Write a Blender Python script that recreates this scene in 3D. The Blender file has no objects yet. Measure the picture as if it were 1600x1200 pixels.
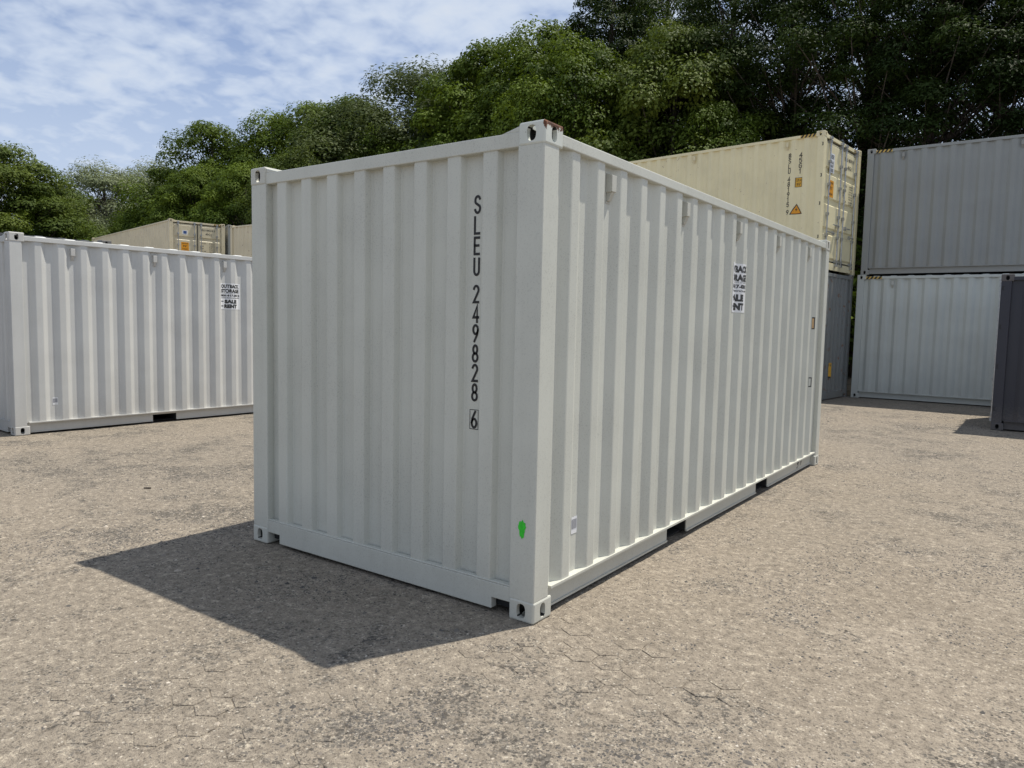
import bpy, bmesh, math, random
import numpy as np
from mathutils import Vector, Matrix

R = math.radians
random.seed(7)
scene = bpy.context.scene
COL = scene.collection

# ------------------------------------------------------------------ camera
cam_d = bpy.data.cameras.new('camera')
cam = bpy.data.objects.new('camera', cam_d)
COL.objects.link(cam)
CAM = (2.1087, -3.1778, 1.5962)
yaw, pitch, roll = 0.62223, -0.08201, 0.02100
cy_, sy_, cp_, sp_ = math.cos(yaw), math.sin(yaw), math.cos(pitch), math.sin(pitch)
fw = Vector((-sy_ * cp_, cy_ * cp_, sp_)); rt0 = Vector((cy_, sy_, 0)); up0 = rt0.cross(fw)
rt = rt0 * math.cos(roll) + up0 * math.sin(roll); up = up0 * math.cos(roll) - rt0 * math.sin(roll)
mw = Matrix((rt, up, -fw)).transposed().to_4x4(); mw.translation = CAM
cam.matrix_world = mw
cam_d.sensor_width = 36; cam_d.lens = 1158.36 / 1600 * 36
cam_d.clip_start = 0.05; cam_d.clip_end = 3000
scene.camera = cam

# ------------------------------------------------------------------ light
SUN_EL, SUN_AZ = 67.0, 65.0            # azimuth counted from +x towards +y
sv = Vector((math.cos(R(SUN_AZ)) * math.cos(R(SUN_EL)), math.sin(R(SUN_AZ)) * math.cos(R(SUN_EL)), math.sin(R(SUN_EL))))
sd = bpy.data.lights.new('sun', 'SUN'); sd.energy = 5.0; sd.angle = R(0.55); sd.color = (1, 0.945, 0.85)
sun = bpy.data.objects.new('sun', sd); COL.objects.link(sun)
sun.rotation_euler = sv.to_track_quat('Z', 'Y').to_euler(); sun.location = (0, 0, 30)

scene.view_settings.view_transform = 'Standard'
scene.view_settings.look = 'None'
scene.view_settings.gamma = 1
scene.view_settings.exposure = 0.18
scene.view_settings.use_curve_mapping = False
scene.cycles.max_bounces = 6; scene.cycles.diffuse_bounces = 3; scene.cycles.glossy_bounces = 2; scene.cycles.transmission_bounces = 2

world = bpy.data.worlds.new('World'); scene.world = world; world.use_nodes = True


class NT:
    """small helper around a node tree"""
    def __init__(s, nt):
        s.nt = nt
    def n(s, typ, **kw):
        nd = s.nt.nodes.new(typ)
        ins = kw.pop('ins', {})
        for k, v in kw.items():
            setattr(nd, k, v)
        for k, v in ins.items():
            if isinstance(v, bpy.types.NodeSocket):
                s.nt.links.new(v, nd.inputs[k])
            else:
                nd.inputs[k].default_value = v
        return nd
    def math(s, op, a, b=None, c=None, clamp=False):
        nd = s.n('ShaderNodeMath', operation=op, use_clamp=clamp)
        for i, v in enumerate((a, b, c)):
            if v is None: continue
            if isinstance(v, bpy.types.NodeSocket): s.nt.links.new(v, nd.inputs[i])
            else: nd.inputs[i].default_value = v
        return nd.outputs[0]
    def noise(s, vec, scale, detail=4, rough=0.55, dist=0.0):
        return s.n('ShaderNodeTexNoise', ins={'Vector': vec, 'Scale': scale, 'Detail': detail, 'Roughness': rough, 'Distortion': dist}).outputs[0]
    def ramp(s, f, lo, hi, a=0.0, b=1.0, smooth=True):
        return s.n('ShaderNodeMapRange', interpolation_type='SMOOTHSTEP' if smooth else 'LINEAR', clamp=True,
                   ins={0: f, 1: lo, 2: hi, 3: a, 4: b}).outputs[0]
    def mix(s, f, a, b, blend='MIX'):
        nd = s.n('ShaderNodeMix', data_type='RGBA', blend_type=blend)
        for k, v in ((0, f), (6, a), (7, b)):
            if isinstance(v, bpy.types.NodeSocket): s.nt.links.new(v, nd.inputs[k])
            else: nd.inputs[k].default_value = v if k == 0 else (tuple(v) + (1,))[:4]
        return nd.outputs[2]
    def vmul(s, v, m):
        return s.n('ShaderNodeVectorMath', operation='MULTIPLY', ins={0: v, 1: m}).outputs[0]


def build_world():
    T = NT(world.node_tree)
    world.node_tree.nodes.clear()
    sky = T.n('ShaderNodeTexSky', sky_type='NISHITA', sun_disc=False, sun_elevation=R(SUN_EL),
              sun_rotation=R(90 - SUN_AZ), altitude=50, air_density=1.0, dust_density=0.3, ozone_density=2.2)
    d = T.n('ShaderNodeTexCoord').outputs['Generated']
    s = T.n('ShaderNodeSeparateXYZ', ins={0: d})
    z = T.math('MAXIMUM', s.outputs[2], 0.0)
    zz = T.math('ADD', z, 0.22)
    u = T.math('DIVIDE', s.outputs[0], zz); v = T.math('DIVIDE', s.outputs[1], zz)
    p = T.n('ShaderNodeCombineXYZ', ins={0: u, 1: v, 2: 3.7}).outputs[0]
    big = T.noise(p, 0.7, 3, 0.5, 0.4)                        # banks of cloud
    puff = T.noise(p, 14.0, 3, 0.5, 0.25)                     # small altocumulus cells
    rip = T.noise(p, 4.5, 4, 0.55, 0.3)
    dens = T.math('ADD', T.math('MULTIPLY', big, 0.9), T.math('ADD', T.math('MULTIPLY', puff, 0.62), T.math('MULTIPLY', rip, 0.40)))
    m = T.ramp(dens, 0.54, 1.08)
    hz = T.ramp(z, 0.05, 0.46, 0.86, 0.20)                    # thin veil low down
    m = T.math('MAXIMUM', T.math('MULTIPLY', m, 0.94), hz)
    cloud = T.mix(T.ramp(dens, 0.95, 1.30), (7.9, 9.0, 10.8), (9.2, 9.9, 10.9))
    col = T.mix(m, T.mix(1.0, sky.outputs[0], (0.95, 1.12, 1.42), 'MULTIPLY'), cloud)
    bg = T.n('ShaderNodeBackground', ins={'Color': col, 'Strength': 0.070})
    out = T.n('ShaderNodeOutputWorld')
    T.nt.links.new(bg.outputs[0], out.inputs[0])
build_world()
world.cycles.sampling_method = 'MANUAL'; world.cycles.sample_map_resolution = 512

# ------------------------------------------------------------------ materials
MATS = {}
def newmat(name):
    m = bpy.data.materials.new(name); m.use_nodes = True
    m.node_tree.nodes.clear()
    return m, NT(m.node_tree)
def finish(T, shader, disp=None):
    out = T.n('ShaderNodeOutputMaterial')
    T.nt.links.new(shader, out.inputs[0])
def principled(T, col, rough, metal=0.0, bump=None, bstr=0.3, bdist=0.002, spec=0.5):
    ins = {'Base Color': col if isinstance(col, bpy.types.NodeSocket) else tuple(col) + (1,), 'Roughness': rough, 'Metallic': metal, 'Specular IOR Level': spec}
    if bump is not None:
        ins['Normal'] = T.n('ShaderNodeBump', ins={'Strength': bstr, 'Distance': bdist, 'Height': bump}).outputs[0]
    return T.n('ShaderNodeBsdfPrincipled', ins=ins).outputs[0]

def paint(name, col, dirt=0.35, dirtcol=(0.20, 0.18, 0.15), rough=0.42, rust=0.0, speck=0.3):
    if name in MATS: return MATS[name]
    m, T = newmat(name)
    c = T.n('ShaderNodeTexCoord').outputs['Object']
    big = T.noise(c, 1.3, 3, 0.6)
    streak = T.noise(T.vmul(c, (14, 14, 0.6)), 1.0, 3, 0.6)
    fine = T.noise(c, 55, 2, 0.6)
    dust = T.noise(c, 130, 1, 0.5)
    k = T.math('ADD', T.math('MULTIPLY', big, 0.6), T.math('MULTIPLY', streak, 0.6))
    f1 = T.math('MULTIPLY', T.ramp(k, 0.5, 0.85), dirt)
    f2 = T.math('MULTIPLY', T.math('MULTIPLY', T.ramp(dust, 0.56, 0.70), T.ramp(big, 0.35, 0.7, 0.3, 1.0)), speck)
    z = T.n('ShaderNodeSeparateXYZ', ins={0: c}).outputs[2]
    low = T.math('MULTIPLY', T.ramp(T.math('ADD', z, T.math('MULTIPLY', fine, 0.5)), 0.75, 0.2), 0.22)   # splash dust near the ground
    col0 = T.mix(T.ramp(big, 0.3, 0.7), col, tuple(x * 0.94 for x in col))
    a = T.mix(f1, col0, tuple(x * 0.6 + d * 0.4 for x, d in zip(col, dirtcol)))
    a = T.mix(f2, a, tuple(x * 0.55 for x in col))
    a = T.mix(low, a, (0.36, 0.31, 0.25))
    if rust:
        rn = T.noise(c, 9, 6, 0.7, 0.4)
        rf = T.ramp(rn, 0.66 - 0.1 * rust, 0.71 - 0.1 * rust)
        a = T.mix(rf, a, (0.16, 0.06, 0.022))
    sh = principled(T, a, T_r(T, fine, rough), 0, T.noise(c, 3.4, 2, 0.5), 0.30, 0.006, 0.4)
    finish(T, sh); MATS[name] = m
    return m
def T_r(T, f, rough):
    return T.ramp(f, 0.3, 0.7, rough - 0.07, rough + 0.12)

def plain(name, col, rough=0.5, metal=0.0, vary=0.12, scale=30.0):
    if name in MATS: return MATS[name]
    m, T = newmat(name)
    c = T.n('ShaderNodeTexCoord').outputs['Object']
    n = T.noise(c, scale, 4, 0.6)
    a = T.mix(T.ramp(n, 0.35, 0.7), col, tuple(x * (1 - vary) for x in col))
    finish(T, principled(T, a, rough, metal)); MATS[name] = m
    return m

def casting_rust():
    m, T = newmat('rusted_casting_paint')
    c = T.n('ShaderNodeTexCoord').outputs['Object']
    s = T.n('ShaderNodeSeparateXYZ', ins={0: c})
    n = T.noise(c, 28, 6, 0.7, 0.3)
    # local z = 0 is the top of a top casting; the chipped rim sits near the rounded outer corner
    rim = T.math('MULTIPLY', T.ramp(s.outputs[2], 0.06, 0.005), T.ramp(s.outputs[1], 0.02, 0.004))
    edge = T.ramp(s.outputs[0], 0.035, 0.008)
    f = T.math('ADD', T.math('MULTIPLY', n, 0.9), T.math('ADD', T.math('MULTIPLY', rim, 0.26), T.math('MULTIPLY', T.math('MULTIPLY', edge, T.ramp(s.outputs[1], 0.02, 0.0)), 0.10)))
    rust = T.ramp(f, 0.585, 0.66)
    col = T.mix(T.ramp(n, 0.4, 0.6), (0.18, 0.065, 0.025), (0.07, 0.03, 0.018))
    base = T.mix(T.ramp(T.noise(c, 6, 3), 0.4, 0.7), (0.62, 0.64, 0.58), (0.57, 0.59, 0.53))
    finish(T, principled(T, T.mix(rust, base, col), T.ramp(rust, 0, 1, 0.42, 0.85), 0, rust, 0.3, -0.002)); return m

P_MAIN = paint('pale_grey_green_paint', (0.575, 0.582, 0.52), dirt=0.22, speck=0.5)
P_LEFT = paint('cool_white_paint', (0.58, 0.582, 0.56), dirt=0.26, speck=0.25)
P_CREAM = paint('cream_paint', (0.83, 0.745, 0.475), dirt=0.22, rust=0.12)
P_FARCREAM = paint('weathered_cream_paint', (0.68, 0.60, 0.42), dirt=0.4, rust=0.3)
P_GREY = paint('mid_grey_paint', (0.30, 0.312, 0.30), dirt=0.2, speck=0.15)
P_LGREY = paint('light_grey_paint', (0.56, 0.585, 0.545), dirt=0.22, speck=0.2)
P_BLUE = paint('blue_grey_paint', (0.20, 0.212, 0.208), dirt=0.55, rust=0.7)
P_NAVY = paint('navy_paint', (0.030, 0.032, 0.044), dirt=0.06, speck=0.1)
P_DARK = paint('charcoal_paint', (0.07, 0.075, 0.08), dirt=0.3)
M_BLACK = plain('black_lettering', (0.012, 0.012, 0.013), 0.55)
M_INK = plain('dark_grey_print', (0.05, 0.052, 0.05), 0.6)
M_WHITE = plain('white_vinyl', (0.78, 0.79, 0.80), 0.4, 0, 0.05)
M_GREYSTICK = plain('grey_sticker', (0.33, 0.34, 0.37), 0.4, 0, 0.2, 90)
M_YEL = plain('yellow_vinyl', (0.72, 0.40, 0.03), 0.45)
M_ORANGE = plain('orange_vinyl', (0.78, 0.33, 0.01), 0.45)
M_GREEN = plain('green_paint_mark', (0.03, 0.62, 0.03), 0.5, 0, 0.25, 60)
M_ZINC = plain('galvanised_steel', (0.50, 0.51, 0.52), 0.38, 0.8, 0.25)
M_RUB = plain('black_rubber', (0.015, 0.015, 0.015), 0.7)
M_DARKIN = plain('dark_interior', (0.02, 0.02, 0.02), 0.9)  # black undercoat colour, also stands in for shade inside castings, pockets and sill cut-outs
M_STRIPE = plain('stripe_yellow', (0.62, 0.42, 0.10), 0.5)
M_TAN = plain('raw_plywood', (0.55, 0.36, 0.18), 0.7)
M_BLUEST = plain('blue_print', (0.03, 0.08, 0.25), 0.5)
M_RUSTC = casting_rust()

# ------------------------------------------------------------------ mesh helpers
class MB:
    def __init__(s):
        s.v = []; s.f = []; s.m = []
    def face(s, pts, m=0):
        i = len(s.v); s.v += [tuple(p) for p in pts]; s.f.append(tuple(range(i, i + len(pts)))); s.m.append(m)
    def box(s, x0, x1, y0, y1, z0, z1, m=0):
        i = len(s.v)
        s.v += [(x0, y0, z0), (x1, y0, z0), (x1, y1, z0), (x0, y1, z0), (x0, y0, z1), (x1, y0, z1), (x1, y1, z1), (x0, y1, z1)]
        for q in ((0, 3, 2, 1), (4, 5, 6, 7), (0, 1, 5, 4), (1, 2, 6, 5), (2, 3, 7, 6), (3, 0, 4, 7)):
            s.f.append(tuple(i + k for k in q)); s.m.append(m)
    def prism(s, poly, axis, a, b, m=0):
        """poly: 2D points; axis 'x': (y,z), 'y': (x,z), 'z': (x,y); extruded from a to b"""
        def mk(p, t):
            return {'x': (t, p[0], p[1]), 'y': (p[0], t, p[1]), 'z': (p[0], p[1], t)}[axis]
        i = len(s.v); n = len(poly)
        s.v += [mk(p, a) for p in poly] + [mk(p, b) for p in poly]
        s.f.append(tuple(i + k for k in range(n))); s.m.append(m)
        s.f.append(tuple(i + n + k for k in reversed(range(n)))); s.m.append(m)
        for k in range(n):
            k2 = (k + 1) % n
            s.f.append((i + k, i + n + k, i + n + k2, i + k2)); s.m.append(m)
    def tube(s, pts, r, n=8, m=0):
        pts = [Vector(p) for p in pts]
        rs = r if isinstance(r, (list, tuple)) else [r] * len(pts)
        base = len(s.v)
        for j, p in enumerate(pts):
            d = (pts[min(j + 1, len(pts) - 1)] - pts[max(j - 1, 0)]).normalized()
            a = d.orthogonal().normalized() if j == 0 else (a - d * a.dot(d)).normalized()
            b = d.cross(a)
            for k in range(n):
                t = 2 * math.pi * k / n
                s.v.append(tuple(p + (a * math.cos(t) + b * math.sin(t)) * rs[j]))
        for j in range(len(pts) - 1):
            for k in range(n):
                k2 = (k + 1) % n
                s.f.append((base + j * n + k, base + j * n + k2, base + (j + 1) * n + k2, base + (j + 1) * n + k)); s.m.append(m)
        s.f.append(tuple(base + k for k in reversed(range(n)))); s.m.append(m)
        e = base + (len(pts) - 1) * n
        s.f.append(tuple(e + k for k in range(n))); s.m.append(m)
    def mesh(s, name, mats, bevel=0.0, fix=True, smooth=False):
        me = bpy.data.meshes.new(name)
        me.from_pydata(s.v, [], s.f)
        for mt in mats: me.materials.append(mt)
        me.polygons.foreach_set('material_index', s.m)
        bm = bmesh.new(); bm.from_mesh(me)
        if fix: bmesh.ops.recalc_face_normals(bm, faces=bm.faces)
        if bevel:
            es = [e for e in bm.edges if len(e.link_faces) == 2 and e.calc_face_angle(0) > 0.5]
            bmesh.ops.bevel(bm, geom=es, offset=bevel, segments=2, profile=0.5, affect='EDGES', clamp_overlap=True)
        if smooth:
            for f in bm.faces: f.smooth = True
        bm.to_mesh(me); bm.free(); me.update()
        return me

def link(name, me, parent=None, loc=None, rotz=0):
    o = bpy.data.objects.new(name, me); COL.objects.link(o)
    if parent: o.parent = parent
    if loc: o.location = loc
    if rotz: o.rotation_euler = (0, 0, rotz)
    return o
def tag(o, label=None, cat=None, group=None, kind=None):
    if label: o['label'] = label
    if cat: o['category'] = cat
    if group: o['group'] = group
    if kind: o['kind'] = kind
    return o

# ------------------------------------------------------------------ vectorised value noise
_rng = np.random.default_rng(11)
_perm = _rng.random((256, 256))
def vnoise(x, y):
    xi = np.floor(x).astype(int); yi = np.floor(y).astype(int)
    fx = x - xi; fy = y - yi
    fx = fx * fx * (3 - 2 * fx); fy = fy * fy * (3 - 2 * fy)
    a = _perm[xi % 256, yi % 256]; b = _perm[(xi + 1) % 256, yi % 256]
    c = _perm[xi % 256, (yi + 1) % 256]; d = _perm[(xi + 1) % 256, (yi + 1) % 256]
    return (a * (1 - fx) + b * fx) * (1 - fy) + (c * (1 - fx) + d * fx) * fy
def fbm(x, y, sc, octv=4, off=0.0):
    s = 0; amp = 1; tot = 0; f = sc
    for i in range(octv):
        s = s + amp * vnoise(x * f + off + 17.3 * i, y * f + off * 1.7 + 9.1 * i); tot += amp; amp *= 0.5; f *= 2.03
    return s / tot

# ------------------------------------------------------------------ ground
PATCH = [(0.32, -0.16, 0.75, 0.48), (-0.60, -1.45, 0.75, 0.55), (0.0, -1.62, 0.4, 0.3)]   # centre, half sizes: where the paving shows
PAVER_TOP = 0.0015
def patch_mask(x, y):
    m = np.full_like(x, -1.0)
    for cx, cy, rx, ry in PATCH:
        m = np.maximum(m, 1 - np.sqrt(((x - cx) / rx) ** 2 + ((y - cy) / ry) ** 2))
    return m
def ground_z(x, y):
    z = (fbm(x, y, 0.35, 3, 3.1) - 0.5) * 0.016 + (fbm(x, y, 2.2, 4, 8.2) - 0.5) * 0.012 + (fbm(x, y, 14.0, 3, 1.7) - 0.5) * 0.007
    near = np.exp(-((x / 14) ** 2 + (y / 14) ** 2))
    z = z * (0.4 + 0.6 * near) - 0.002
    k = np.clip((patch_mask(x, y) + (fbm(x, y, 3.1, 3, 5.5) - 0.52) * 1.5) * 3.0, 0, 1) * (patch_mask(x, y) > -0.3)
    swept = np.maximum(-0.0028, PAVER_TOP - 0.0030 + (fbm(x, y, 6.0, 2, 2.2) - 0.5) * 0.0085)
    w = np.clip((patch_mask(x, y) + 0.6) / 0.4, 0, 1)
    z = z * (1 - w) + np.maximum(z, -0.0026) * w
    return z * (1 - k) + swept * k

def axis(lo, hi, step, far):
    a = list(np.arange(lo, hi + 1e-6, step)); s = step; v = hi; r = []
    while v < far: s *= 1.16; v += s; r.append(v)
    s = step; v = lo; l = []
    while v > -far: s *= 1.16; v -= s; l.append(v)
    return np.array(l[::-1] + a + r)
def build_ground():
    xs = axis(-4.5, 4.5, 0.03, 900); ys = axis(-3.2, 5.0, 0.03, 900)
    X, Y = np.meshgrid(xs, ys, indexing='ij')
    Z = ground_z(X, Y)
    n, m = X.shape
    co = np.stack([X, Y, Z], -1).reshape(-1, 3)
    idx = np.arange(n * m).reshape(n, m)
    q = np.stack([idx[:-1, :-1], idx[1:, :-1], idx[1:, 1:], idx[:-1, 1:]], -1).reshape(-1, 4)
    me = quad_mesh('ground', co, q)
    for p in (0,): pass
    me.polygons.foreach_set('use_smooth', np.ones(len(q), bool))
    return me
def quad_mesh(name, co, q):
    me = bpy.data.meshes.new(name)
    me.vertices.add(len(co)); me.vertices.foreach_set('co', np.asarray(co, np.float32).ravel())
    k = q.shape[1]
    me.loops.add(len(q) * k); me.loops.foreach_set('vertex_index', q.astype(np.int32).ravel())
    me.polygons.add(len(q)); me.polygons.foreach_set('loop_start', np.arange(0, len(q) * k, k, dtype=np.int32))
    me.polygons.foreach_set('loop_total', np.full(len(q), k, np.int32))
    me.update(calc_edges=True)
    return me

def ground_material(name='sandy_yard'):
    m, T = newmat(name)
    c = T.n('ShaderNodeNewGeometry').outputs['Position']
    broad = T.noise(c, 0.16, 3, 0.55, 0.4)
    mid = T.noise(c, 0.75, 4, 0.62, 0.6)
    patch = T.noise(c, 2.6, 7, 0.78, 0.5)
    rough = T.noise(c, 16.0, 6, 0.95)                         # near-white grain down to millimetres
    vor = T.n('ShaderNodeTexVoronoi', feature='F1', ins={'Vector': c, 'Scale': 80.0, 'Randomness': 1.0})
    vcol = T.n('ShaderNodeSeparateColor', ins={0: vor.outputs['Color']})
    wc = T.n('ShaderNodeVectorMath', operation='ADD', ins={0: c, 1: T.vmul(T.n('ShaderNodeTexNoise', ins={'Vector': c, 'Scale': 40.0, 'Detail': 2.0}).outputs[1], (0.03, 0.03, 0.03))}).outputs[0]
    vor2 = T.n('ShaderNodeTexVoronoi', feature='F1', ins={'Vector': wc, 'Scale': 30.0, 'Randomness': 1.0})
    vcol2 = T.n('ShaderNodeSeparateColor', ins={0: vor2.outputs['Color']})
    sand = T.mix(T.ramp(mid, 0.3, 0.7), (0.238, 0.202, 0.158), (0.30, 0.257, 0.204))
    sand = T.mix(T.ramp(broad, 0.38, 0.62), sand, (0.245, 0.212, 0.17))
    # loose dark aggregate gathers in worn hollows, grain by grain
    dk = T.math('ADD', T.math('MULTIPLY', patch, 0.75), T.math('ADD', T.math('MULTIPLY', mid, 0.50), T.math('MULTIPLY', broad, 0.30)))
    dmask = T.ramp(dk, 0.74, 0.98)
    agg = T.mix(vcol.outputs[1], (0.035, 0.034, 0.033), (0.17, 0.155, 0.135))
    grain = T.ramp(T.math('ADD', T.math('SUBTRACT', dmask, vcol.outputs[0]), T.math('MULTIPLY', T.math('SUBTRACT', rough, 0.5), 1.2)), -0.12, 0.12)
    col = T.mix(T.math('MULTIPLY', T.math('MULTIPLY', grain, T.ramp(dmask, 0.0, 0.15)), 0.85), sand, agg)
    col = T.mix(T.ramp(rough, 0.49, 0.39, 0.0, 0.62), col, (0.09, 0.077, 0.063))
    col = T.mix(T.ramp(rough, 0.53, 0.63, 0.0, 0.62), col, (0.56, 0.49, 0.385))
    # single dark chips and pale grains
    chips = T.math('MULTIPLY', T.ramp(vcol.outputs[0], 0.80, 0.86), T.ramp(vor.outputs['Distance'], 0.55, 0.30))
    col = T.mix(T.math('MULTIPLY', chips, 0.6), col, (0.06, 0.053, 0.047))
    pale = T.math('MULTIPLY', T.ramp(vcol.outputs[1], 0.93, 0.96), T.ramp(vor.outputs['Distance'], 0.5, 0.3))
    col = T.mix(T.math('MULTIPLY', pale, 0.6), col, (0.56, 0.51, 0.43))
    lumps = T.math('MULTIPLY', T.ramp(T.math('ADD', vcol2.outputs[0], T.math('MULTIPLY', dmask, 0.22)), 0.90, 0.96), T.ramp(vor2.outputs['Distance'], 0.38, 0.2))
    col = T.mix(T.math('MULTIPLY', lumps, 0.5), col, (0.07, 0.062, 0.055))
    h = T.noise(c, 18.0, 4, 0.9)
    finish(T, principled(T, col, 0.95, 0, h, 1.0, 0.024, 0.1))
    return m
M_GROUND = ground_material()
ground = link('ground', build_ground()); ground.data.materials.append(M_GROUND)
tag(ground, 'sandy gravel yard with worn paving showing through', kind='structure')

def build_pavers():
    # hexagonal pavers, one edge pair along the rows
    rh = 0.083
    out = [(rh * math.cos(R(60 * k)), rh * math.sin(R(60 * k))) for k in range(6)]
    b = MB(); b.prism(out, 'z', -0.03, 0.0)
    me = b.mesh('paver', [M_GROUND], 0.003)
    rng = random.Random(5); n = 0
    AN = 34.0; pit = 0.0858
    ca, sa = math.cos(R(AN)), math.sin(R(AN))
    cand = []
    for i in range(-28, 28):
        for j in range(-28, 28):
            px = i * 1.5 * pit; py = (j + (.5 if i % 2 else 0)) * math.sqrt(3) * pit
            x = px * ca - py * sa + 0.2; y = px * sa + py * ca - 0.8
            k = float(patch_mask(np.array([x]), np.array([y]))[0] + (fbm(np.array([x]), np.array([y]), 3.1, 3, 5.5)[0] - 0.52) * 1.5)
            if k > 0.12 and float(patch_mask(np.array([x]), np.array([y]))[0]) > -0.12 and not (-2.45 < x < 0.0 and y > -0.05): cand.append((k, x, y))
    cand.sort(reverse=True)
    for k, x, y in cand[:290]:
        o = link('paver', me, ground, (x, y, PAVER_TOP + rng.uniform(-0.0016, 0.001)))
        o.rotation_euler = (rng.uniform(-.008, .008), rng.uniform(-.008, .008), R(AN) + rng.uniform(-.02, .02))
build_pavers()

# ------------------------------------------------------------------ shipping containers
W = 2.438
CH, CL, CW = 0.118, 0.178, 0.162      # corner casting

def casting_mesh():
    def tmp(mb, bev=0.0):
        o = bpy.data.objects.new('tmp', mb.mesh('tmp', [], bev)); COL.objects.link(o); return o
    b = MB(); b.box(0, CL, 0, CW, 0, CH); base = tmp(b, 0.011)
    def oval(hw, hh, n=20, e=2.6):
        return [(hw * math.copysign(abs(math.cos(t)) ** (2 / e), math.cos(t)), hh * math.copysign(abs(math.sin(t)) ** (2 / e), math.sin(t))) for t in [2 * math.pi * k / n for k in range(n)]]
    c1 = MB(); c1.box(0.028, CL + .02 - .048, 0.028, CW - .028, 0.028, CH - 0.018); cav = tmp(c1)
    c2 = MB(); c2.prism([(y + .082, z + .059) for y, z in oval(.029, .040)], 'x', -.02, .06); e1 = tmp(c2)
    c3 = MB(); c3.prism([(x + .089, z + .059) for x, z in oval(.0255, .040)], 'y', -.02, .06); e2 = tmp(c3)
    c4 = MB(); c4.prism([(x + .089, y + .081) for x, y in oval(.058, .031)], 'z', -.02, .06); e3 = tmp(c4)
    for c in (cav, e1, e2, e3):
        md = base.modifiers.new('b', 'BOOLEAN'); md.operation = 'DIFFERENCE'; md.object = c; md.solver = 'EXACT'
    bpy.context.view_layer.update()
    dg = bpy.context.evaluated_depsgraph_get()
    me = bpy.data.meshes.new_from_object(base.evaluated_get(dg))
    for o in (base, cav, e1, e2, e3): bpy.data.objects.remove(o)
    me.name = 'corner_casting'
    me.materials.clear(); me.materials.append(M_DARKIN); me.materials.append(M_DARKIN)
    for f in me.polygons:
        c = f.center
        f.material_index = 1 if (.022 < c.x < CL - .012 and .022 < c.y < CW - .012 and .022 < c.z < CH - .012) else 0  # cavity faces painted near-black, so the holes carry their shade as colour
    return me
CAST = casting_mesh()
_castcache = {}
def casting_for(mat):
    if mat.name not in _castcache:
        me = CAST.copy(); me.materials[0] = mat; _castcache[mat.name] = me
    return _castcache[mat.name]

def chamfer(pts, c=0.005):
    out = [pts[0]]
    for a, b, d in zip(pts, pts[1:], pts[2:]):
        va = Vector(a) - Vector(b); vb = Vector(d) - Vector(b)
        out += [tuple(Vector(b) + va.normalized() * c), tuple(Vector(b) + vb.normalized() * c)]
    return out + [pts[-1]]
def side_profile(L):
    """(s along length, depth behind the outer flat)"""
    s = 0.235; pts = [(0.15, 0.036)]
    while s + 0.28 < L - 0.15:
        pts += [(s, 0.036), (s + 0.062, 0.0), (s + 0.140, 0.0), (s + 0.202, 0.036)]; s += 0.28
    pts.append((L - 0.15, 0.036))
    return chamfer(pts)
def end_profile():
    pts = [(0.12, 0.042)]
    for k in range(8):
        s = 0.312 + 0.252 * k - 0.012
        pts += [(s - 0.010, 0.042), (s + 0.012, 0.0), (s + 0.106, 0.0), (s + 0.128, 0.042)]
    pts.append((W - 0.12, 0.042))
    return chamfer(pts)
def depth_at(prof, s):
    for (a, da), (b, db) in zip(prof, prof[1:]):
        if a <= s <= b: return da + (db - da) * (s - a) / max(b - a, 1e-9)
    return prof[-1][1]
SIDE_Y, END_X = 0.013, 0.018

def sheet(prof, z0, z1, fn, mat, name):
    b = MB()
    n = len(prof); nz = 2
    for s, d in prof:
        for k in range(nz):
            b.v.append(fn(s, d, z0 + (z1 - z0) * k / (nz - 1)))
    for i in range(n - 1):
        b.f.append((i * nz, (i + 1) * nz, (i + 1) * nz + 1, i * nz + 1)); b.m.append(0)
    return b.mesh(name, [mat], fix=False)

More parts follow.
